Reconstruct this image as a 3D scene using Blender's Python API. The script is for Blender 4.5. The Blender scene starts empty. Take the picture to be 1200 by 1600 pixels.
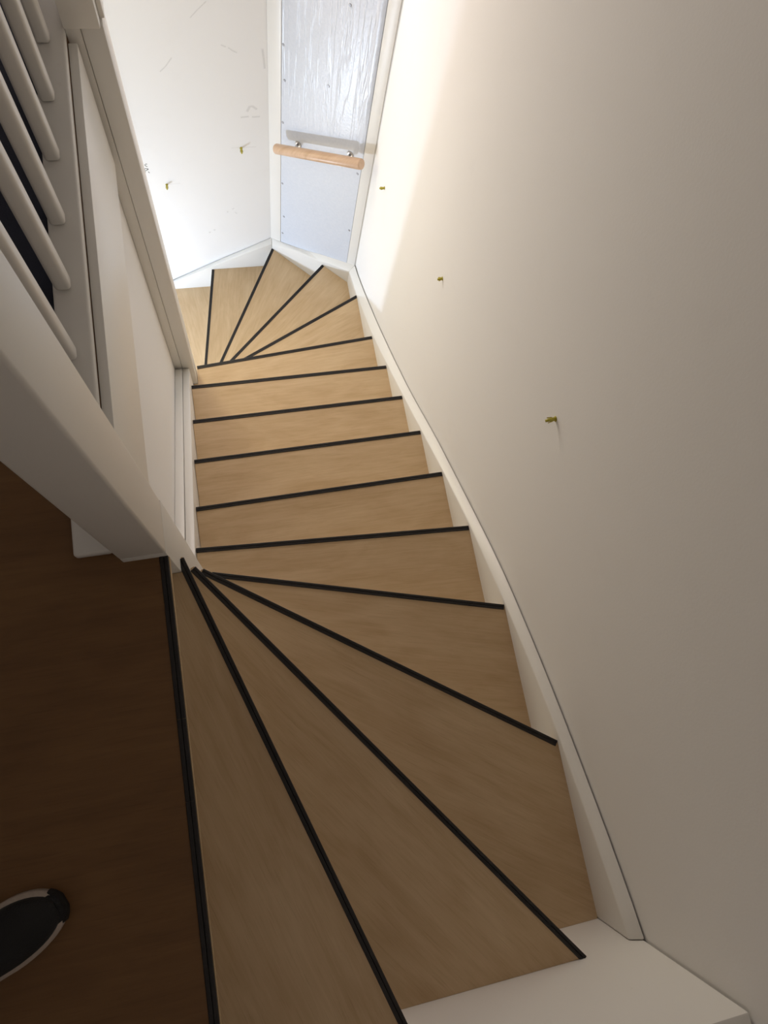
import bpy, bmesh, math, random
from mathutils import Vector, Matrix
S = bpy.context.scene
COL = S.collection
random.seed(7)

# ------------------------------------------------------------------ camera
R0 = (0.97273, -0.178397, 0.148224)      # camera right
R1 = (-0.137537, -0.958243, -0.250708)   # camera down
R2 = (0.18676, 0.223485, -0.956648)      # camera forward
cam = bpy.data.cameras.new('camera')
cam.sensor_fit = 'HORIZONTAL'
cam.sensor_width = 36.0
cam.lens = 1059.56 / 1200 * 36.0
cam.clip_start = 0.02
co = bpy.data.objects.new('camera', cam)
co.matrix_world = Matrix(((R0[0], -R1[0], -R2[0], 0.173878),
                          (R0[1], -R1[1], -R2[1], -0.376959),
                          (R0[2], -R1[2], -R2[2], 1.355406), (0, 0, 0, 1)))
COL.objects.link(co)
S.camera = co

# ------------------------------------------------------------------ world, light, exposure
w = bpy.data.worlds.new('world'); w.use_nodes = True
w.node_tree.nodes['Background'].inputs['Color'].default_value = (0.9, 0.95, 1.0, 1)
w.node_tree.nodes['Background'].inputs['Strength'].default_value = 0.0
S.world = w
S.view_settings.view_transform = 'Standard'
S.view_settings.look = 'None'
S.view_settings.gamma = 1.0
S.view_settings.use_curve_mapping = False
S.view_settings.exposure = 0.1


def lamp(name, kind, loc, power, color, size=0.1, rot=None, **kw):
    l = bpy.data.lights.new(name, kind)
    l.energy = power; l.color = color
    if kind == 'AREA':
        l.shape = kw.get('shape', 'DISK'); l.size = size
        if 'size_y' in kw: l.size_y = kw['size_y']
    else:
        l.shadow_soft_size = size
    o = bpy.data.objects.new(name, l); o.location = loc
    if rot: o.rotation_euler = rot
    COL.objects.link(o)
    return o


# work lamp standing on the floor of the lower hall, just out of sight behind the panelling
lamp('work_lamp_light', 'POINT', (-1.0, 1.34, -2.65), 60, (0.78, 0.95, 1.20), 0.035)
# two unseen fill lights added at the back wall (framed further down): a tall narrow one in the lower hall
# left of the stairs, and one on the upper floor at the end of the stairwell
lamp('window_daylight', 'AREA', (-0.36, 2.352, -1.05), 13, (1.08, 0.98, 0.68), 0.30, (math.radians(-90), 0, 0), shape='RECTANGLE', size_y=1.15)
lamp('upper_window_daylight', 'AREA', (0.15, 2.352, -0.18), 12, (1.13, 0.95, 0.86), 0.6, (math.radians(-90), 0, 0), shape='RECTANGLE', size_y=0.70)

# ------------------------------------------------------------------ materials
def mat(name):
    m = bpy.data.materials.new(name); m.use_nodes = True
    nt = m.node_tree; b = nt.nodes['Principled BSDF']
    return m, nt, b


def N(nt, t, **kw):
    n = nt.nodes.new(t)
    for k, v in kw.items():
        if hasattr(n, k): setattr(n, k, v)
        else: n.inputs[k].default_value = v
    return n


def ramp(nt, stops, src):
    r = nt.nodes.new('ShaderNodeValToRGB')
    e = r.color_ramp.elements
    e[0].position, e[0].color = stops[0][0], (*stops[0][1], 1)
    e[1].position, e[1].color = stops[-1][0], (*stops[-1][1], 1)
    for p, c in stops[1:-1]:
        x = e.new(p); x.color = (*c, 1)
    nt.links.new(src, r.inputs['Fac'])
    return r.outputs['Color']


def paint(name, col, dirt, rough=0.45, bump=0.05, nscale=9.0, dirt_at=0.62, fine=140.0):
    m, nt, b = mat(name); L = nt.links.new
    tc = N(nt, 'ShaderNodeTexCoord')
    n1 = N(nt, 'ShaderNodeTexNoise'); n1.inputs['Scale'].default_value = nscale; n1.inputs['Detail'].default_value = 8
    n1.inputs['Roughness'].default_value = 0.65
    L(tc.outputs['Object'], n1.inputs['Vector'])
    c = ramp(nt, [(0.0, col), (dirt_at, col), (0.95, dirt)], n1.outputs['Fac'])
    L(c, b.inputs['Base Color'])
    n2 = N(nt, 'ShaderNodeTexNoise'); n2.inputs['Scale'].default_value = fine; n2.inputs['Detail'].default_value = 4
    L(tc.outputs['Object'], n2.inputs['Vector'])
    bp = N(nt, 'ShaderNodeBump'); bp.inputs['Strength'].default_value = bump; bp.inputs['Distance'].default_value = 0.002
    L(n2.outputs['Fac'], bp.inputs['Height']); L(bp.outputs['Normal'], b.inputs['Normal'])
    b.inputs['Roughness'].default_value = rough
    return m


def wood(name, light, mid, dark, rough=0.5, rot=0.0):
    m, nt, b = mat(name); L = nt.links.new
    tc = N(nt, 'ShaderNodeTexCoord'); oi = N(nt, 'ShaderNodeObjectInfo')
    off = N(nt, 'ShaderNodeVectorMath', operation='SCALE'); off.inputs[0].default_value = (7.3, 3.1, 11.7)
    L(oi.outputs['Random'], off.inputs['Scale'])
    add = N(nt, 'ShaderNodeVectorMath', operation='ADD')
    L(tc.outputs['Object'], add.inputs[0]); L(off.outputs['Vector'], add.inputs[1])
    def noise(scale, detail, dist=0.0, rough_=0.5):
        mp = N(nt, 'ShaderNodeMapping'); mp.inputs['Scale'].default_value = scale
        mp.inputs['Rotation'].default_value = (0, 0, rot)
        L(add.outputs['Vector'], mp.inputs['Vector'])
        n = N(nt, 'ShaderNodeTexNoise'); n.inputs['Scale'].default_value = 1.0
        n.inputs['Detail'].default_value = detail; n.inputs['Distortion'].default_value = dist
        n.inputs['Roughness'].default_value = rough_
        L(mp.outputs['Vector'], n.inputs['Vector'])
        return n.outputs['Fac']
    cloud = noise((4.0, 13.0, 4.0), 4, 1.0)
    grain = noise((6.0, 90.0, 20.0), 6, 0.6, 0.6)
    pores = noise((14.0, 420.0, 40.0), 2)
    a = N(nt, 'ShaderNodeMath', operation='MULTIPLY_ADD'); a.inputs[1].default_value = 0.42; L(grain, a.inputs[0])
    c2 = N(nt, 'ShaderNodeMath', operation='MULTIPLY'); c2.inputs[1].default_value = 0.58; L(cloud, c2.inputs[0])
    L(c2.outputs[0], a.inputs[2])
    col = ramp(nt, [(0.34, dark), (0.5, mid), (0.66, light)], a.outputs[0])
    pr = ramp(nt, [(0.30, (0.80, 0.76, 0.72)), (0.42, (1, 1, 1))], pores)
    mx = N(nt, 'ShaderNodeMix', data_type='RGBA', blend_type='MULTIPLY'); mx.inputs[0].default_value = 0.5
    L(col, mx.inputs[6]); L(pr, mx.inputs[7])
    L(mx.outputs[2], b.inputs['Base Color'])
    bp = N(nt, 'ShaderNodeBump'); bp.inputs['Strength'].default_value = 0.12; bp.inputs['Distance'].default_value = 0.001
    L(grain, bp.inputs['Height']); L(bp.outputs['Normal'], b.inputs['Normal'])
    b.inputs['Roughness'].default_value = rough
    return m


M_WALL = paint('wall_plaster', (0.88, 0.87, 0.855), (0.84, 0.825, 0.805), 0.75, 0.10, 5.0, 0.60, 160)
M_TRIM = paint('white_trim_paint', (0.84, 0.825, 0.785), (0.72, 0.69, 0.63), 0.38, 0.05, 22.0, 0.66, 60)
M_TRIM2 = paint('ivory_trim_paint', (0.80, 0.785, 0.745), (0.68, 0.65, 0.59), 0.38, 0.05, 18.0, 0.64, 60)
M_WOOD = wood('oak_laminate', (0.66, 0.49, 0.30), (0.60, 0.43, 0.25), (0.53, 0.365, 0.20), 0.5)
M_FLOORW = wood('landing_oak', (0.195, 0.098, 0.032), (0.17, 0.082, 0.026), (0.14, 0.066, 0.020), 0.6, 0.9)
M_BEECH = wood('beech', (0.70, 0.49, 0.34), (0.65, 0.44, 0.29), (0.56, 0.36, 0.22), 0.35)


def plain(name, col, rough, metal=0.0, bump=0.0, scale=60.0):
    m, nt, b = mat(name)
    b.inputs['Base Color'].default_value = (*col, 1)
    b.inputs['Roughness'].default_value = rough
    b.inputs['Metallic'].default_value = metal
    tc = N(nt, 'ShaderNodeTexCoord'); n = N(nt, 'ShaderNodeTexNoise'); n.inputs['Scale'].default_value = scale
    nt.links.new(tc.outputs['Object'], n.inputs['Vector'])
    k = [c * 0.85 for c in col]
    c = ramp(nt, [(0.3, k), (0.7, col)], n.outputs['Fac'])
    nt.links.new(c, b.inputs['Base Color'])
    if bump:
        bp = N(nt, 'ShaderNodeBump'); bp.inputs['Strength'].default_value = bump; bp.inputs['Distance'].default_value = 0.002
        nt.links.new(n.outputs['Fac'], bp.inputs['Height']); nt.links.new(bp.outputs['Normal'], b.inputs['Normal'])
    return m


M_BLACK = plain('black_rubber', (0.011, 0.009, 0.009), 0.6, 0, 0.2, 200)
M_STEEL = plain('zinc_steel', (0.62, 0.62, 0.62), 0.3, 0.9, 0, 40)
M_SCREW = plain('screw_grey', (0.36, 0.37, 0.40), 0.4, 0.6, 0, 80)
M_YEL = plain('yellow_plastic', (0.55, 0.47, 0.05), 0.4, 0, 0, 200)
M_PEN = plain('pencil_grey', (0.36, 0.36, 0.36), 0.8, 0, 0, 300)
M_SCUFF = plain('faint_scuff', (0.82, 0.81, 0.795), 0.8, 0, 0, 300)
M_INK = plain('marker_grey', (0.18, 0.18, 0.17), 0.7, 0, 0, 300)
M_CARPET = plain('slate_carpet', (0.030, 0.034, 0.055), 0.95, 0, 0.5, 300)
M_SHOE = plain('black_knit', (0.006, 0.0065, 0.007), 0.8, 0, 0.6, 350)
M_SOLE = plain('pale_rubber', (0.50, 0.42, 0.35), 0.6, 0, 0.1, 120)
M_RISER = paint('riser_paint', (0.76, 0.74, 0.70), (0.7, 0.68, 0.62), 0.5, 0.03, 12, 0.65)


def film_mat():
    m, nt, b = mat('blue_film'); L = nt.links.new
    tc = N(nt, 'ShaderNodeTexCoord')
    mp = N(nt, 'ShaderNodeMapping'); mp.inputs['Scale'].default_value = (26, 26, 1.6)
    L(tc.outputs['Object'], mp.inputs['Vector'])
    n = N(nt, 'ShaderNodeTexNoise'); n.inputs['Scale'].default_value = 1.0; n.inputs['Detail'].default_value = 3; n.inputs['Distortion'].default_value = 0.4
    L(mp.outputs['Vector'], n.inputs['Vector'])
    n2 = N(nt, 'ShaderNodeTexNoise'); n2.inputs['Scale'].default_value = 75; n2.inputs['Detail'].default_value = 3
    L(tc.outputs['Object'], n2.inputs['Vector'])
    # sharp vertical creases in the film
    rg = ramp(nt, [(0.46, (0, 0, 0)), (0.50, (1, 1, 1)), (0.54, (0, 0, 0))], n.outputs['Fac'])
    # creases only high on the board (world/object z above the handrail)
    sx = N(nt, 'ShaderNodeSeparateXYZ'); L(tc.outputs['Object'], sx.inputs[0])
    mr = N(nt, 'ShaderNodeMapRange'); mr.inputs['From Min'].default_value = -1.5; mr.inputs['From Max'].default_value = -0.9
    L(sx.outputs['Z'], mr.inputs['Value'])
    mu = N(nt, 'ShaderNodeMath', operation='MULTIPLY'); L(rg, mu.inputs[0]); L(mr.outputs[0], mu.inputs[1])
    b1 = N(nt, 'ShaderNodeBump'); b1.inputs['Strength'].default_value = 0.35; b1.inputs['Distance'].default_value = 0.003
    L(mu.outputs[0], b1.inputs['Height'])
    b2 = N(nt, 'ShaderNodeBump'); b2.inputs['Strength'].default_value = 0.18; b2.inputs['Distance'].default_value = 0.004
    L(n2.outputs['Fac'], b2.inputs['Height']); L(b1.outputs['Normal'], b2.inputs['Normal'])
    L(b2.outputs['Normal'], b.inputs['Normal'])
    c = ramp(nt, [(0.3, (0.66, 0.71, 0.80)), (0.7, (0.70, 0.745, 0.83))], n2.outputs['Fac'])
    L(c, b.inputs['Base Color'])
    b.inputs['Roughness'].default_value = 0.30
    return m


M_FILM = film_mat()

# ------------------------------------------------------------------ mesh helpers
def link(name, verts, faces, m, parent=None, loc=None, rotz=0.0, bevel=0.0, seg=2, smooth=False):
    me = bpy.data.meshes.new(name)
    bm = bmesh.new()
    vs = [bm.verts.new(v) for v in verts]
    for f in faces:
        try: bm.faces.new([vs[i] for i in f])
        except ValueError: pass
    bmesh.ops.recalc_face_normals(bm, faces=bm.faces)
    if bevel:
        es = [e for e in bm.edges if len(e.link_faces) == 2 and e.calc_face_angle(0) > 0.5]
        bmesh.ops.bevel(bm, geom=es, offset=bevel, segments=seg, affect='EDGES', profile=0.5, clamp_overlap=True)
    bm.to_mesh(me); bm.free()
    if smooth or bevel:
        for p in me.polygons: p.use_smooth = True
        if bevel:
            for p in me.polygons: p.use_smooth = True
            me.set_sharp_from_angle(angle=math.radians(40)) if hasattr(me, 'set_sharp_from_angle') else None
    me.materials.append(m)
    o = bpy.data.objects.new(name, me); COL.objects.link(o)
    if loc: o.location = loc
    o.rotation_euler[2] = rotz
    if parent: o.parent = parent
    return o


BOXF = [(0, 3, 2, 1), (4, 5, 6, 7), (0, 1, 5, 4), (1, 2, 6, 5), (2, 3, 7, 6), (3, 0, 4, 7)]


def box(name, x0, x1, y0, y1, z0, z1, m, parent=None, bevel=0.0, seg=2):
    v = [(x0, y0, z0), (x1, y0, z0), (x1, y1, z0), (x0, y1, z0), (x0, y0, z1), (x1, y0, z1), (x1, y1, z1), (x0, y1, z1)]
    return link(name, v, BOXF, m, parent, bevel=bevel, seg=seg)


def prism(name, poly, z0, z1, m, parent=None, loc=None, rotz=0.0, bevel=0.0, seg=2):
    n = len(poly)
    v = [(x, y, z0) for x, y in poly] + [(x, y, z1) for x, y in poly]
    f = [tuple(range(n - 1, -1, -1)), tuple(range(n, 2 * n))] + [(i, (i + 1) % n, n + (i + 1) % n, n + i) for i in range(n)]
    return link(name, v, f, m, parent, loc, rotz, bevel, seg)


def loft(name, sections, m, parent=None, bevel=0.0, seg=2):
    """rings of equal length joined end to end, capped"""
    k = len(sections[0]); v = [p for s in sections for p in s]; f = []
    for i in range(len(sections) - 1):
        for j in range(k):
            f.append((i * k + j, i * k + (j + 1) % k, (i + 1) * k + (j + 1) % k, (i + 1) * k + j))
    f.append(tuple(range(k - 1, -1, -1))); f.append(tuple(range((len(sections) - 1) * k, len(sections) * k)))
    return link(name, v, f, m, parent, bevel=bevel, seg=seg)


def tube(name, pts, radii, m, parent=None, seg=20, cap_round=0.0):
    rings = []
    P = [Vector(p) for p in pts]
    for i, p in enumerate(P):
        t = (P[min(i + 1, len(P) - 1)] - P[max(i - 1, 0)]).normalized()
        a = t.cross(Vector((0, 0, 1)))
        if a.length < 0.1: a = t.cross(Vector((0, 1, 0)))
        a.normalize(); bb = t.cross(a)
        rings.append([tuple(p + (a * math.cos(2 * math.pi * j / seg) + bb * math.sin(2 * math.pi * j / seg)) * radii[i]) for j in range(seg)])
    o = loft(name, rings, m, parent)
    for p in o.data.polygons: p.use_smooth = len(p.vertices) == 4
    return o


def empty(name, loc=(0, 0, 0), rotz=0.0):
    o = bpy.data.objects.new(name, None); COL.objects.link(o)
    o.location = loc; o.rotation_euler[2] = rotz; o.empty_display_size = 0.1
    return o


def tag(o, label=None, cat=None, group=None, kind=None):
    if label: o['label'] = label
    if cat: o['category'] = cat
    if group: o['group'] = group
    if kind: o['kind'] = kind
    return o


def struct(o, label=None):
    o['kind'] = 'structure'
    o['category'] = {'w': 'wall', 'f': 'floor', 'c': 'ceiling', 't': 'trim'}.get(o.name[0], 'trim')
    if label: o['label'] = label
    return o


# ------------------------------------------------------------------ setting
H = 0.19
XW, YF, YN = 0.957, 2.374, -1.20
DSUM = 2.893                     # diagonal wall plane x + y = DSUM
ZL, ZT = -16 * H, 2.45           # lower floor, upper ceiling
DX = YF                          # far wall
CX = DSUM - YF                   # x of far / diagonal corner
CY = DSUM - XW                   # y of right / diagonal corner
CASE_L = -2.9                    # lower hall extends to here

wr = struct(prism('wall_right', [(XW, YN), (XW + 0.12, YN), (XW + 0.12, CY + 0.05), (XW, CY)], ZL, ZT, M_WALL),
            'long white plastered wall on the right of the stairs')
wf = struct(prism('wall_back', [(CASE_L, YF), (CX, YF), (CX + 0.05, YF + 0.12), (CASE_L, YF + 0.12)], ZL, ZT, M_WALL),
            'white plastered wall at the foot of the stairs with pencil marks')
wd = struct(prism('wall_diagonal', [(XW, CY), (XW + 0.12, CY + 0.05), (CX + 0.05, YF + 0.12), (CX, YF)], ZL, ZT, M_TRIM),
            'narrow angled wall closed with a screwed board under pale blue film')
struct(box('wall_front', -1.6, XW + 0.12, YN - 0.12, YN, ZL, ZT, M_WALL), 'white wall behind the first winding steps')
struct(box('wall_left', -1.72, -1.6, YN - 0.12, YF + 0.12, -0.30, ZT, M_WALL), 'wall on the far side of the upper landing')
struct(box('ceiling', -1.72, XW + 0.12, YN - 0.12, YF + 0.12, ZT, ZT + 0.1, M_WALL), 'white ceiling above landing and stairwell')
struct(box('floor_lower', CASE_L - 0.1, XW + 0.12, YN - 0.12, YF + 0.12, ZL - 0.1, ZL, M_WOOD), 'wood floor of the lower hall')
struct(box('wall_lower_left', CASE_L - 0.12, CASE_L, YN - 0.12, YF + 0.12, ZL, -0.30, M_WALL), 'wall on the far side of the lower hall')
struct(box('wall_lower_front', CASE_L, -1.6, YN - 0.12, YN, ZL, -0.30, M_WALL), 'front wall of the lower hall')
struct(prism('ceiling_lower', [(CASE_L - 0.12, YN), (-0.131, YN), (-0.131, 1.37), (-0.24, 1.37), (-0.24, YF), (CASE_L - 0.12, YF)], -0.36, -0.30, M_WALL), 'ceiling of the lower hall')
# floor of the landing: a slab with its front edge on the stairs
fl = struct(prism('floor', [(-1.6, YN), (-0.004, YN), (-0.004, -0.0855), (-0.0885, -0.0855), (-0.0885, 0.0208), (-0.1, 0.0208), (-0.1, 1.75), (-0.24, 1.75), (-0.24, YF), (-1.6, YF)],
                  -0.05, 0.0, M_FLOORW), 'dark wood floor of the upper landing')
# closing panel between the two newel posts, running down beside the flight; unseen end past the lower newel added to shape the shadow edge
pn = struct(box('wall_stair_side', -0.13, -0.10, 0.021, 1.37, ZL, -0.0505, M_WALL), 'white closing panel between the two newel posts, lengthened unseen past the lower one')
fa = struct(box('trim_1', -0.0995, -0.078, 0.021, 1.165, -0.385, 0.0, M_TRIM, bevel=0.0025),
            'white fascia board along the edge of the upper floor')
kb = struct(box('trim_2', -0.17, -0.0998, -0.068, 1.75, 0.0, 0.024, M_TRIM2, bevel=0.007, seg=3),
            'pale floor kerb that carries the white balusters')

# frames and panes added around the two unseen fill lights
def window(name, x0, x1, z0, z1, label):  # dressing added around an out-of-view fill light
    wn = empty(name, ((x0 + x1) / 2, YF, z0)); wn['kind'] = 'structure'; wn['category'] = 'window'; wn['label'] = label
    t = 0.03
    for a0, a1, b0, b1 in ((x0 - t, x0, z0 - t, z1 + t), (x1, x1 + t, z0 - t, z1 + t), (x0 + .0005, x1 - .0005, z0 - t, z0), (x0 + .0005, x1 - .0005, z1, z1 + t)):
        o = box('window_frame', a0, a1, YF - 0.030, YF - 0.0005, b0, b1, M_TRIM, bevel=0.002)
        o.parent = wn; o.matrix_parent_inverse = Matrix.Translation(-Vector(wn.location))
    o = box('pane', x0 + 0.001, x1 - 0.001, YF - 0.012, YF - 0.006, z0 + 0.001, z1 - 0.001, M_PANE)
    o.parent = wn; o.matrix_parent_inverse = Matrix.Translation(-Vector(wn.location))


M_PANE = plain('frosted_pane', (0.8, 0.82, 0.85), 0.2)
window('window_1', -0.514, -0.209, -1.629, -0.471, 'narrow frame added around the unseen fill light in the lower hall')
window('window_2', -0.152, 0.452, -0.532, 0.172, 'frame added around the unseen fill light at the upper floor, above the stairs')

# landing nosing
def strip_mesh(name, length, parent, m=None):
    wd_, t, lip = 0.0155, 0.003, 0.008
    prof = [(0.001, -lip), (0.0015, t * 0.6), (0.0, t), (-0.0055, t), (-0.0065, t * 0.4), (-0.0075, t), (-wd_ + 0.0015, t), (-wd_, 0.0001), (-0.0012, 0.0001), (-0.0012, -lip)]
    prof = [(y + 0.0012, z) for y, z in prof]
    sec = [[(x, y, z) for y, z in prof] for x in (0.0, length)]
    return sec


def strip(parent, x0, x1):
    sec = strip_mesh('', 1, parent)
    sec = [[(x, y, z) for _, y, z in sec[0]] for x in (x0, x1)]
    return loft('nosing_strip', sec, M_BLACK, parent)


# sit the strip on the landing edge: local x runs along the edge, local y points off the edge
# thin dark layer on the corridor floor beyond the balusters
cp = box('corridor_carpet', -1.59, -0.1715, 0.16, 1.74, 0.0, 0.012, M_CARPET, bevel=0.004)
tag(cp, 'dark slate layer on the landing floor behind the balusters', 'carpet')

# ------------------------------------------------------------------ staircase
st = empty('staircase', (0.45, 0.5, ZL))
tag(st, 'winding closed staircase with oak treads, black nosings and white strings', 'staircase')


def to_st(o):
    o.parent = st
    o.matrix_parent_inverse = Matrix.Translation(-Vector(st.location))
    return o


# nosing on the landing edge: three lengths butted together, and the thin pale board edge under it
for x0, x1 in ((0.0, 0.31), (0.3106, 0.455), (0.4556, 1.03)):
    sec = [[(-0.004 + y, -0.0865 - x, z) for _, y, z in strip_mesh('', 1, None)[0]] for x in (x0, x1)]
    to_st(loft('nosing_strip', sec, M_BLACK))
o = loft('nosing_edge', [[(-0.0038, y, -0.020), (-0.0038, y, -0.0085), (-0.0005, y, -0.0085), (-0.0005, y, -0.020)] for y in (-0.0865, -1.1165)], M_WOOD); to_st(o)

XS, XI = 0.92, -0.032
A = {0: (-0.004, -0.087), 1: (0.004, -0.053), 2: (0.009, -0.042), 3: (0.012, -0.016), 4: (0.021, 0.004), 5: (-0.032, 0.126), 6: (-0.032, 0.321),
     7: (-0.032, 0.572), 8: (-0.032, 0.823), 9: (-0.032, 1.077), 10: (-0.006, 1.272), 11: (0.0, 1.277), 12: (0.0, 1.334), 13: (-0.028, 1.345),
     14: (-0.056, 1.36), 15: (-0.125, 1.378)}
B = {0: (-0.004, -1.116), 1: (0.347, -1.116), 2: (0.796, -1.116), 3: (XS, -0.658), 4: (XS, -0.246), 5: (XS, 0.065), 6: (XS, 0.332), 7: (XS, 0.582),
     8: (XS, 0.831), 9: (XS, 1.081), 10: (XS, 1.350), 11: (XS, 1.717), 12: (0.788, 2.059), 13: (0.519, 2.329), 14: (0.128, 2.337), 15: (-0.23, 2.337)}
EXTRA_B = {3: [(XS, -1.116)], 12: [(XS, 1.928)], 14: [(0.515, 2.337)]}          # outer corners of a tread between b_k and b_{k-1}
EXTRA_A = {5: [(-0.032, 0.020), (0.0, 0.020)], 10: [(-0.006, 1.181), (-0.032, 1.179)]}


def back_shift(k, d):
    """nosing line k moved d metres towards the upper side (under the tread above)"""
    a, b = Vector(A[k]), Vector(B[k])
    t = (b - a).normalized()
    n = Vector((t.y, -t.x))               # points back up the stairs
    return a + n * d, b + n * d, n


for k in range(1, 16):
    a, b = Vector(A[k]), Vector(B[k])
    t = (b - a).normalized(); ang = math.atan2(t.y, t.x)
    pa, pb, nb = back_shift(k - 1, 0.034)
    pb_ = Vector(B[k - 1]); pa_ = Vector(A[k - 1])
    # move the back corners along the string instead of into it
    tl = (Vector(B[k - 1]) - Vector(A[k - 1])).normalized()
    if k - 1 >= 3 and k - 1 <= 11: pb = Vector((XS, pb_.y - 0.034))
    elif k - 1 == 2: pb = Vector((XS - 0.16, -1.116))
    elif k - 1 in (0, 1): pb = Vector((pb_.x - 0.036, -1.116))
    elif k - 1 == 12: pb = Vector((pb_.x + 0.03, pb_.y - 0.03))
    elif k - 1 in (13, 14): pb = Vector((pb_.x + 0.034, 2.337 if k - 1 == 14 else pb_.y - 0.034))
    if k == 1: pa = Vector((-0.041, -0.0875))
    elif k - 1 <= 4: pa = Vector((max(pa_.x - 0.001, 0.0), min(pa_.y - 0.001, -0.087) if k - 1 < 1 else pa_.y - 0.02))
    poly = [a, b] + [Vector(p) for p in EXTRA_B.get(k, [])] + [pb]
    if 6 <= k <= 10: poly += [Vector((XI, A[k - 1][1] - 0.034))] if k != 6 else [Vector((XI, 0.092))]
    elif k == 5: poly += [Vector((0.02, -0.03)), Vector((0.0, -0.02)), Vector((0.0, 0.022)), Vector((XI, 0.022))]
    elif k > 10: poly += [Vector((max(A[k - 1][0], 0.0) if k < 14 else A[k - 1][0] + 0.03, A[k - 1][1] - (0.03 if k < 12 else 0.0)))]
    elif k == 1: poly += [Vector((-0.041, -0.0875)), Vector((0.0, -0.0875)), Vector((0.0, -0.055))]
    elif k == 2: poly += [Vector((-0.030, -0.0875)), Vector((0.0, -0.0875)), Vector((0.0, -0.045))]
    elif k == 3: poly += [Vector((0.0, -0.0875)), Vector((0.0, -0.025))]
    else: poly += [Vector((0.0, -0.055)), Vector((0.0, -0.002))]
    if k == 10: poly += [Vector((XI, 1.178)), Vector((-0.011, 1.178))]
    if k == 11: poly[-1] = Vector((-0.011, 1.245))
    loc = [(math.cos(-ang) * (p.x - a.x) - math.sin(-ang) * (p.y - a.y), math.sin(-ang) * (p.x - a.x) + math.cos(-ang) * (p.y - a.y)) for p in poly]
    tr = prism('tread', loc, -0.040, 0.0, M_WOOD, None, (a.x - st.location.x, a.y - st.location.y, -k * H - st.location.z), ang)
    tr.parent = st
    L = (b - a).length
    s0 = 0.003 if k <= 4 else (0.0 if k < 11 else 0.004)
    strip(tr, s0, L - 0.0015)
    # riser under this tread's nosing
    if k < 16:
        r = box('riser', 0.01, L - 0.004, -0.040, -0.028, -H + 0.0005, -0.0405, M_RISER)
        r.location = tr.location; r.rotation_euler = tr.rotation_euler; r.parent = st
r0 = box('riser', -0.042, -0.030, -1.114, -0.09, -H + 0.0005, -0.0505, M_RISER); to_st(r0)


def interp(tab, y):
    tab = sorted(tab)
    if y <= tab[0][0]: return tab[0][1]
    for (a, za), (b, zb) in zip(tab, tab[1:]):
        if y <= b: return za + (zb - za) * (y - a) / (b - a)
    return tab[-1][1]


TIN = [(1.93, -2.166), (1.711, -2.078), (1.373, -1.895), (1.096, -1.701), (.846, -1.513), (.59, -1.321), (.345, -1.133), (.075, -.942), (-.234, -.752), (-.362, -.683),
       (-.531, -.598), (-.637, -.552), (-.738, -.519), (-.879, -.468), (-1.119, -.395)]
TOUT = [(1.93, -2.122), (1.862, -2.100), (1.698, -2.018), (1.412, -1.858), (1.13, -1.681), (.889, -1.517), (.768, -1.429), (.51, -1.225), (.237, -1.034), (.021, -.884),
        (-.148, -.777), (-.371, -.662), (-.579, -.568), (-.73, -.508), (-.883, -.449), (-1.116, -.374)]


def smooth_tab(tab, y):
    return sum(interp(tab, y + d) for d in (-0.05, -0.025, 0, 0.025, 0.05)) / 5


XO = XW - 0.0055
secs = []
ys = [-1.1145 + i * (1.93 + 1.1145) / 40 for i in range(41)]
for y in ys:
    zi, zo = smooth_tab(TIN, y), smooth_tab(TOUT, y)
    yo = y
    bot = zi - 0.30
    secs.append([(XS, y, bot), (XS, y, zi), (XO, yo, zo), (XO, yo, bot)])
secs[-1] = [(XS, 1.930, -2.45), (XS, 1.930, -2.168), (XO, DSUM - 0.005 - XO, -2.122), (XO, DSUM - 0.005 - XO, -2.45)]
s = loft('wall_string', secs, M_TRIM, None, bevel=0.0035, seg=2); to_st(s)
# diagonal string
def dg(xi, off):  # point on the line x+y = const
    return (xi, off - xi)
OI, OO = 2.848, DSUM - 0.005
rows = [((0.9195, OI - 0.9195), (XO, OO - XO), -2.168, -2.122), ((0.815, OI - 0.815), (0.779, OO - 0.779), -2.226, -2.240),
        ((0.774, OI - 0.774), (0.72, OO - 0.72), -2.262, -2.288), ((0.64, OI - 0.64), (0.60, OO - 0.60), -2.333, -2.370), ((0.519, OI - 0.519), (0.522, OO - 0.522), -2.436, -2.412)]
secs = []
for (pi, po, zi, zo) in rows:
    secs.append([(*pi, zi - 0.3), (*pi, zi), (*po, zo), (*po, zi - 0.3)])
s = loft('wall_string', secs, M_TRIM, None, bevel=0.003); to_st(s)
# string along the back wall
rows = [(0.518, -2.436, 0.5205, -2.414), (0.35, -2.512, 0.36, -2.508), (0.209, -2.587, 0.213, -2.588), (0.06, -2.665, 0.05, -2.684), (-0.072, -2.737, -0.08, -2.764), (-0.30, -2.865, -0.30, -2.895)]
secs = [[(xi, 2.337, zi - 0.28), (xi, 2.337, zi), (xo, YF - 0.004, zo), (xo, YF - 0.004, zi - 0.28)] for xi, zi, xo, zo in rows]
s = loft('wall_string', secs, M_TRIM, None, bevel=0.003); to_st(s)
# first string against the front wall, top level with the landing
s = box('wall_string', 0.0, XW - 0.005, YN + 0.002, -1.1165, -0.95, -0.001, M_TRIM, bevel=0.004); to_st(s)
# inner string between the newels: outer strip proud, inner strip with a groove between
def pitch(y): return -1.686 - 0.748 * (y - 1.134)
for x0, x1, dz in ((-0.0995, -0.066, 0.0), (-0.0645, -0.0335, -0.004)):
    secs = [[(x0, y, pitch(y) - 0.33), (x0, y, pitch(y) + dz), (x1, y, pitch(y) + dz), (x1, y, pitch(y) - 0.33)] for y in (0.0215, 1.1785)]
    s = loft('inner_string', secs, M_TRIM, None, bevel=0.003); to_st(s)
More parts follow.
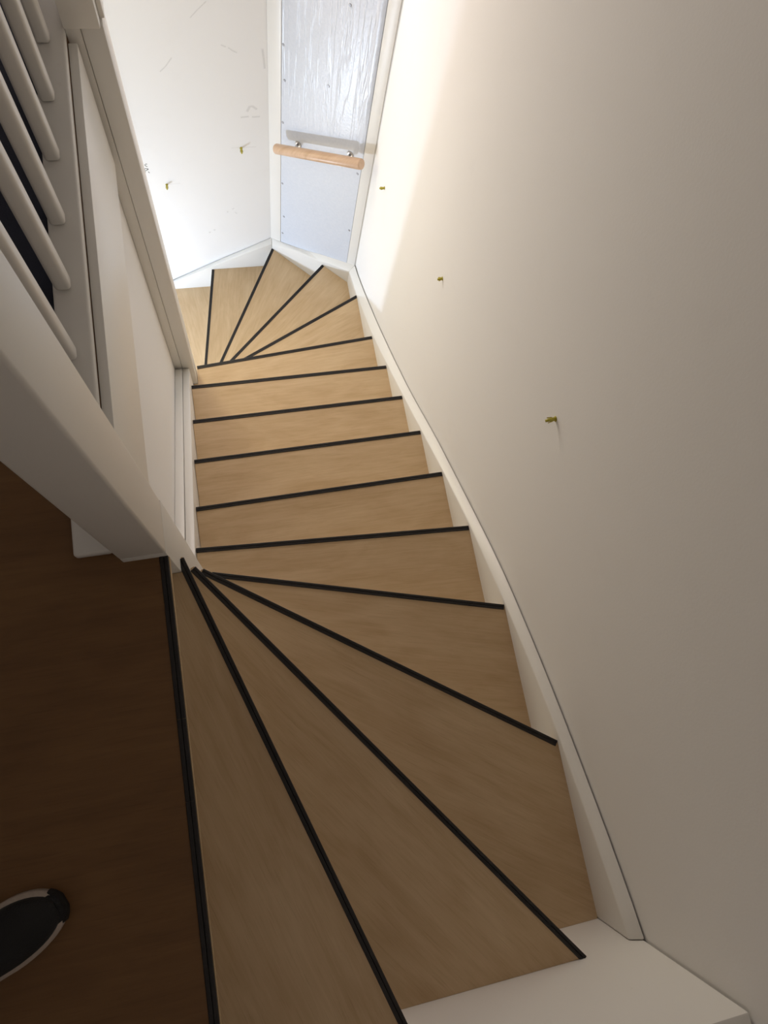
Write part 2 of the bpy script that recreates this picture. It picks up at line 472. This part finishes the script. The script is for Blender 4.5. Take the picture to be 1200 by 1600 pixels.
# lower newel: post and its cover strip
s = box('newel_post', -0.064, -0.012, 1.18, 1.272, -2.72, 0.0295, M_TRIM2, bevel=0.003); to_st(s)
s = box('newel_cover_strip', -0.0995, -0.0648, 1.182, 1.272, -2.72, 0.0295, M_TRIM2, bevel=0.002); to_st(s)
# foot of the upper newel, below landing level
s = box('newel_foot', -0.086, -0.001, -0.0868, 0.0205, -1.15, 0.0265, M_TRIM2, bevel=0.002); to_st(s)

# ------------------------------------------------------------------ balustrade on the landing
bl = empty('balustrade', (-0.12, 0.5, 0.024))
tag(bl, 'white balustrade with square rounded balusters along the upper landing', 'balustrade')


def to_bl(o):
    o.parent = bl; o.matrix_parent_inverse = Matrix.Translation(-Vector(bl.location)); return o


to_bl(box('newel_post', -0.088, -0.001, -0.0865, 0.019, 0.0272, 1.02, M_TRIM2, bevel=0.005, seg=3))
to_bl(box('newel_post', -0.0995, -0.018, 1.168, 1.262, 0.031, 1.02, M_TRIM2, bevel=0.003))
to_bl(box('newel_back_strip', -0.0178, -0.006, 1.20, 1.262, 0.031, 1.02, M_TRIM2, bevel=0.002))
bal0 = box('baluster', -0.0165, 0.0165, -0.0155, 0.0155, 0.0, 0.872, M_TRIM2, bevel=0.0085, seg=4)
bal0.location = (-0.147, 0.350, 0.024); to_bl(bal0)
for i, y in enumerate((0.190, 0.511, 0.667, 0.829, 0.986, 1.148)):
    c = bal0.copy(); COL.objects.link(c); c.location = (-0.147, y, 0.024); to_bl(c)
to_bl(box('handrail', -0.185, -0.122, -0.06, 1.262, 0.896, 0.955, M_TRIM2, bevel=0.014, seg=4))
to_bl(box('handrail_bracket', -0.123, -0.087, -0.04, -0.01, 0.90, 0.94, M_TRIM2, bevel=0.004))
to_bl(box('handrail_bracket', -0.123, -0.0985, 1.20, 1.23, 0.90, 0.94, M_TRIM2, bevel=0.004))

# ------------------------------------------------------------------ diagonal wall covering
NV = Vector((-1, -1, 0)).normalized()     # out of the wall
TV = Vector((1, -1, 0)).normalized()      # along it, left to right


def dpt(x, z, off=0.0):
    p = Vector((x, DSUM - x, z)) + NV * off
    return p


def dboard(name, x0, x1, z0, z1, t, m, off=0.0, bevel=0.0):
    v = []
    for o_ in (off, off + t):
        for x, z in ((x0, z0), (x1, z0), (x1, z1), (x0, z1)):
            v.append(tuple(dpt(x, z, o_)))
    return link(name, v, BOXF, m, wd, bevel=bevel)


dboard('cover_strip', CX + 0.001, 0.5725, -2.50, ZT - 0.01, 0.004, M_TRIM, 0.0005, 0.0008)
dboard('cover_strip', 0.9155, XW - 0.004, -2.20, ZT - 0.01, 0.004, M_TRIM, 0.0005, 0.0008)
bd = dboard('board', 0.5745, 0.9138, -2.50, ZT - 0.01, 0.003, M_FILM, 0.0005)
bd['label'] = 'board covered with creased pale blue film'


def disc(name, c, nrm, r, t, m, parent, seg=10):
    nrm = Vector(nrm).normalized(); a = nrm.cross(Vector((0, 0, 1)))
    if a.length < 0.1: a = Vector((1, 0, 0))
    a.normalize(); b_ = nrm.cross(a); c = Vector(c)
    secs = []
    for d, rr in ((0, r), (t * 0.6, r), (t, r * 0.7)):
        secs.append([tuple(c + nrm * d + (a * math.cos(2 * math.pi * j / seg) + b_ * math.sin(2 * math.pi * j / seg)) * rr) for j in range(seg)])
    return loft(name, secs, m, parent)


for x, z in ((.581, -1.023), (.587, -1.198), (.581, -1.446), (.581, -1.868), (.59, -2.132), (.584, -2.29), (.899, -.596), (.894, -1.02),
             (.902, -1.441), (.904, -1.868), (.803, -.662), (.755, -1.072)):
    disc('screw', dpt(x, z, 0.0035), NV, 0.0065 if z > -2.5 else .004, 0.002, M_SCREW, wd)
# loose wrinkled edge of the film beside the right cover strip
rng = random.Random(3)
v = []; f = []
n = 26
for i in range(n):
    z = -1.30 + i * (1.6 / (n - 1))
    wv = 0.016 + 0.012 * abs(math.sin(i * 1.9)) + rng.random() * 0.006
    h1 = 0.006 + 0.009 * abs(math.sin(i * 1.3 + 0.6))
    p0, p1, p2 = dpt(0.9135 - wv, z, 0.0038), dpt(0.9135 - wv * 0.5, z, h1), dpt(0.9135, z, 0.0042)
    v += [tuple(p0), tuple(p1), tuple(p2)]
    if i:
        a = (i - 1) * 3
        f += [(a, a + 1, a + 4, a + 3), (a + 1, a + 2, a + 5, a + 4)]
fe = link('film_wrinkle', v, f, M_FILM, wd, smooth=True)

# ------------------------------------------------------------------ short handrail on the diagonal wall
hr = empty('handrail', dpt(0.75, -1.45, 0.0))
tag(hr, 'short round beech handrail on two steel brackets on the angled wall', 'handrail')


def to_hr(o):
    o.parent = hr; o.matrix_parent_inverse = Matrix.Translation(-Vector(hr.location)); return o


SO = 0.076
pa = Vector((0.5352, 2.2495, -1.549)); pb = Vector((0.886, 1.905, -1.276))
pa = Vector((pa.x, DSUM - SO * math.sqrt(2) - pa.x, pa.z)); pb = Vector((pb.x, DSUM - SO * math.sqrt(2) - pb.x, pb.z))
d = (pb - pa).normalized(); RR = 0.0245
pts = [pa, pa + d * 0.002, pa + d * 0.006, pb - d * 0.006, pb - d * 0.002, pb]
to_hr(tube('rail', pts, [RR * 0.80, RR * 0.93, RR, RR, RR * 0.93, RR * 0.80], M_BEECH, None, 28))
for x, z in ((0.650, -1.515), (0.864, -1.355)):
    c = dpt(x, z, 0.0035)
    fr = (c.x - pa.x + NV.x * 0) ; s_ = (x - 0.0 - (pa.x + SO / math.sqrt(2))) / ((pb.x - pa.x))
    rp = pa + (pb - pa) * max(0.04, min(0.96, s_))      # nearest rail point
    pl = disc('wall_plate', c, NV, 0.019, 0.006, M_STEEL, None, 18); to_hr(pl)
    e1 = c + NV * 0.006; e2 = c + NV * 0.035 + Vector((0, 0, -0.008))
    under = rp + Vector((0, 0, -RR - 0.002))
    e3 = Vector((under.x, under.y, under.z - 0.012)) - NV * 0.004
    p_ = [e1, e1 + NV * 0.012, e2, e3, under + NV * 0.0]
    arm = tube('bracket_arm', [tuple(q) for q in p_], [0.0065] * 5, M_STEEL, None, 12); to_hr(arm)
    # saddle under the rail
    sd = loft('rail_saddle', [[tuple(rp + d * s2 + Vector((0, 0, -RR - 0.003)) + TV * 0 + NV * yy + Vector((0, 0, zz))) for yy, zz in ((-0.011, 0.004), (0.011, 0.004), (0.011, 0.0), (-0.011, 0.0))] for s2 in (-0.022, 0.022)], M_STEEL); to_hr(sd)
    for zz in (0.009, -0.009):
        sc = disc('screw', c + NV * 0.006 + Vector((0, 0, zz)), NV, 0.0035, 0.0015, M_SCREW, None, 8); to_hr(sc)

# ------------------------------------------------------------------ wall plugs
def plug(loc, nrm, length, label, bend=0.0):
    e = empty('wall_plug', loc)
    tag(e, label, 'wall plug', 'yellow plastic wall plugs left in the walls')
    n = Vector(nrm)
    side = n.cross(Vector((0, 0, 1)))
    L0 = [Vector((0, 0, 0)), n * length * 0.35, n * length * 0.7 + Vector((0, 0, -bend * 0.4)), n * length + Vector((0, 0, -bend))]
    o = tube('shank', [tuple(p) for p in L0], [0.0052, 0.0050, 0.0046, 0.0036], M_YEL, e, 10)
    for sg in (-1, 1):
        b_ = link('split_wing', [tuple(n * a_ + side * (sg * w_) + Vector((0, 0, z_))) for a_, w_, z_ in
                                 ((length * .35, .0045, -.0015), (length * .8, .0060, -.0015 - bend * .6), (length * .8, .0060, .0015 - bend * .6), (length * .35, .0045, .0015),
                                  (length * .35, .0062, -.0015), (length * .8, .0078, -.0015 - bend * .6), (length * .8, .0078, .0015 - bend * .6), (length * .35, .0062, .0015))], BOXF, M_YEL, e)
    c = disc('collar', (0, 0, 0), n, 0.0075, 0.002, M_YEL, e, 12)
    return e


plug((XW - 0.0002, 1.728, -1.231), (-1, 0, 0), 0.024, 'small yellow wall plug in the brightly lit strip of the right wall')
plug((XW - 0.0002, 0.948, -0.757), (-1, 0, 0), 0.018, 'yellow wall plug in the shaded right wall just above the middle steps', 0.004)
plug((XW - 0.0002, 0.160, -0.178), (-1, 0, 0), 0.026, 'largest yellow wall plug, alone in the dim middle of the right wall', 0.006)
plug((-0.043, YF - 0.0002, -1.913), (0, -1, 0), 0.031, 'small wall plug in the back wall near the lower newel post')
plug((0.371, YF - 0.0002, -1.672), (0, -1, 0), 0.034, 'small wall plug in the back wall near the short beech handrail')

# ------------------------------------------------------------------ pencil marks and scuffs on the back wall
def stroke(name, pts, wd_, m, parent=wf, y=YF):
    v = []; f = []
    for i, (x, z) in enumerate(pts):
        x0, z0 = pts[max(i - 1, 0)]; x1, z1 = pts[min(i + 1, len(pts) - 1)]
        t = Vector((x1 - x0, z1 - z0)); t.normalize(); nn = Vector((-t.y, t.x)) * wd_ / 2
        for yy in (y, y - 0.0004):
            v += [(x + nn.x, yy, z + nn.y), (x - nn.x, yy, z - nn.y)]
        if i:
            a, b_ = (i - 1) * 4, i * 4
            f += [(a + 2, a + 3, b_ + 3, b_ + 2), (a, a + 2, b_ + 2, b_), (a + 1, a + 3, b_ + 3, b_ + 1), (a, a + 1, b_ + 1, b_)]
    f += [(0, 1, 3, 2), (len(v) - 4, len(v) - 3, len(v) - 1, len(v) - 2)]
    return link(name, v, f, m, parent)


hx, hz = -0.131, -1.760
for pts in ([(-.131, -1.760), (-.128, -1.770), (-.120, -1.7765)], [(-.127, -1.757), (-.118, -1.757)],
            [(-.139, -1.797), (-.135, -1.789), (-.127, -1.788), (-.123, -1.795), (-.128, -1.803), (-.135, -1.803), (-.139, -1.797)],
            [(-.121, -1.788), (-.119, -1.799)], [(-.122, -1.811), (-.117, -1.821)], [(-.137, -1.808), (-.136, -1.815)]):
    stroke('handwritten_mark', pts, 0.0042, M_INK)
stroke('pencil_line', [(0.32, -1.669), (0.45, -1.667)], 0.0016, M_SCUFF)
stroke('pencil_line', [(-0.03, -1.910), (0.03, -1.909)], 0.0016, M_SCUFF)
for pts, wd_ in (([(.315, -1.078), (.335, -1.088)], .006), ([(.345, -1.092), (.362, -1.106), (.382, -1.118)], .005), ([(.495, -1.10), (.500, -1.15), (.503, -1.20)], .009),
                 ([(.412, -1.440), (.425, -1.412), (.440, -1.408), (.460, -1.428)], .012), ([(.379, -1.474), (.42, -1.470)], .008), ([(.435, -1.474), (.474, -1.472)], .008),
                 ([(.199, -.953), (.23, -.92), (.271, -.882)], .004), ([(.036, -1.208), (.065, -1.18), (.097, -1.138)], .005), ([(.144, -2.34), (.152, -2.33)], .01),
                 ([(.173, -2.319), (.182, -2.310)], .01), ([(.264, -2.164), (.270, -2.155)], .008), ([(.295, -2.14), (.307, -2.129)], .006), ([(.310, -2.165), (.320, -2.178)], .006)):
    stroke('scuff_mark', pts, wd_, M_SCUFF)

# ------------------------------------------------------------------ shoe on the landing
sh = empty('shoe', (-0.231, -0.655, 0.0), math.radians(25))
tag(sh, 'black shoe with a pale rubber sole standing on the dark landing floor', 'shoe')


def outline(g=0.0):
    pts = []
    for i in range(40):
        u = i / 39.0                      # 0 toe .. 1 heel on one side
        pts.append(u)
    def halfw(x):                         # x from toe 0 to heel 0.285
        t_ = x / 0.285
        fore = 0.050 * math.sqrt(max(0.0, 1 - max(0.0, (0.095 - min(x, 0.095)) / 0.095) ** 2.3))
        waist = 0.050 - 0.010 * math.sin(min(max((x - 0.095) / 0.12, 0), 1) * math.pi / 2)
        wv = fore if x < 0.095 else waist
        if x > 0.245: wv *= math.sqrt(max(0.0, 1 - ((x - 0.245) / 0.040) ** 2))
        return max(wv + g, 0.0005)
    return halfw


def shoe_part(name, m, zs, grow, parent, x0=0.0, x1=0.285, top=None):
    hw = outline(0)
    secs = []
    nx = 30; na = 14
    xs_ = [x0 + (x1 - x0) * (0.5 - 0.5 * math.cos(math.pi * i / nx)) for i in range(nx + 1)]
    for x in xs_:
        wv = hw(x) + grow
        ring = []
        if top is None:
            skew = 0.006 * math.sin(min(x / 0.2, 1) * math.pi)
            ring = [(-x + 0, -wv + skew, zs[0]), (-x, wv + skew, zs[0]), (-x, wv + skew, zs[1]), (-x, -wv + skew, zs[1])]
        else:
            skew = 0.006 * math.sin(min(x / 0.2, 1) * math.pi)
            hgt = top(x)
            for j in range(na):
                a = math.pi * j / (na - 1)
                ring.append((-x, wv * math.cos(a) * (1.0 if math.sin(a) < 0.6 else 1.0) + skew, zs[0] + (hgt - zs[0]) * max(math.sin(a), 0.0) ** 0.75))
        secs.append(ring)
    o = loft(name, secs, m, parent)
    for p in o.data.polygons: p.use_smooth = True
    return o


def top(x):
    if x < 0.10: return 0.030 + 0.040 * math.sqrt(max(0, 1 - ((0.10 - x) / 0.10) ** 2))
    return 0.070 + min((x - 0.10) / 0.12, 1) * 0.035


shoe_part('sole', M_SOLE, (0.0, 0.028), 0.0025, sh)
shoe_part('upper', M_SHOE, (0.0285, 0.1), -0.004, sh, 0.004, 0.281, top)
cap = []
hw_ = outline(0)
for x in (-0.004, -0.002, 0.002, 0.008, 0.016, 0.026):
    wv = min(hw_(max(x, 0.0) + 0.004) + 0.0035, 0.030) * (0.55 if x < -0.003 else 0.8 if x < 0 else 1.0) * (1.0 if x < 0.02 else 0.9)
    cap.append([(-x, wv * math.cos(math.pi * j / 9), 0.004 + 0.034 * max(math.sin(math.pi * j / 9), 0) ** 0.6) for j in range(10)])
tc_ = loft('toe_cap', cap, M_SHOE, sh)
for p in tc_.data.polygons: p.use_smooth = True
tb = tube('collar', [(-0.235 + 0.045 * math.cos(a), 0.03 * math.sin(a) + 0.003, 0.104) for a in [2 * math.pi * i / 16 for i in range(17)]], [0.006] * 17, M_SHOE, sh, 8)
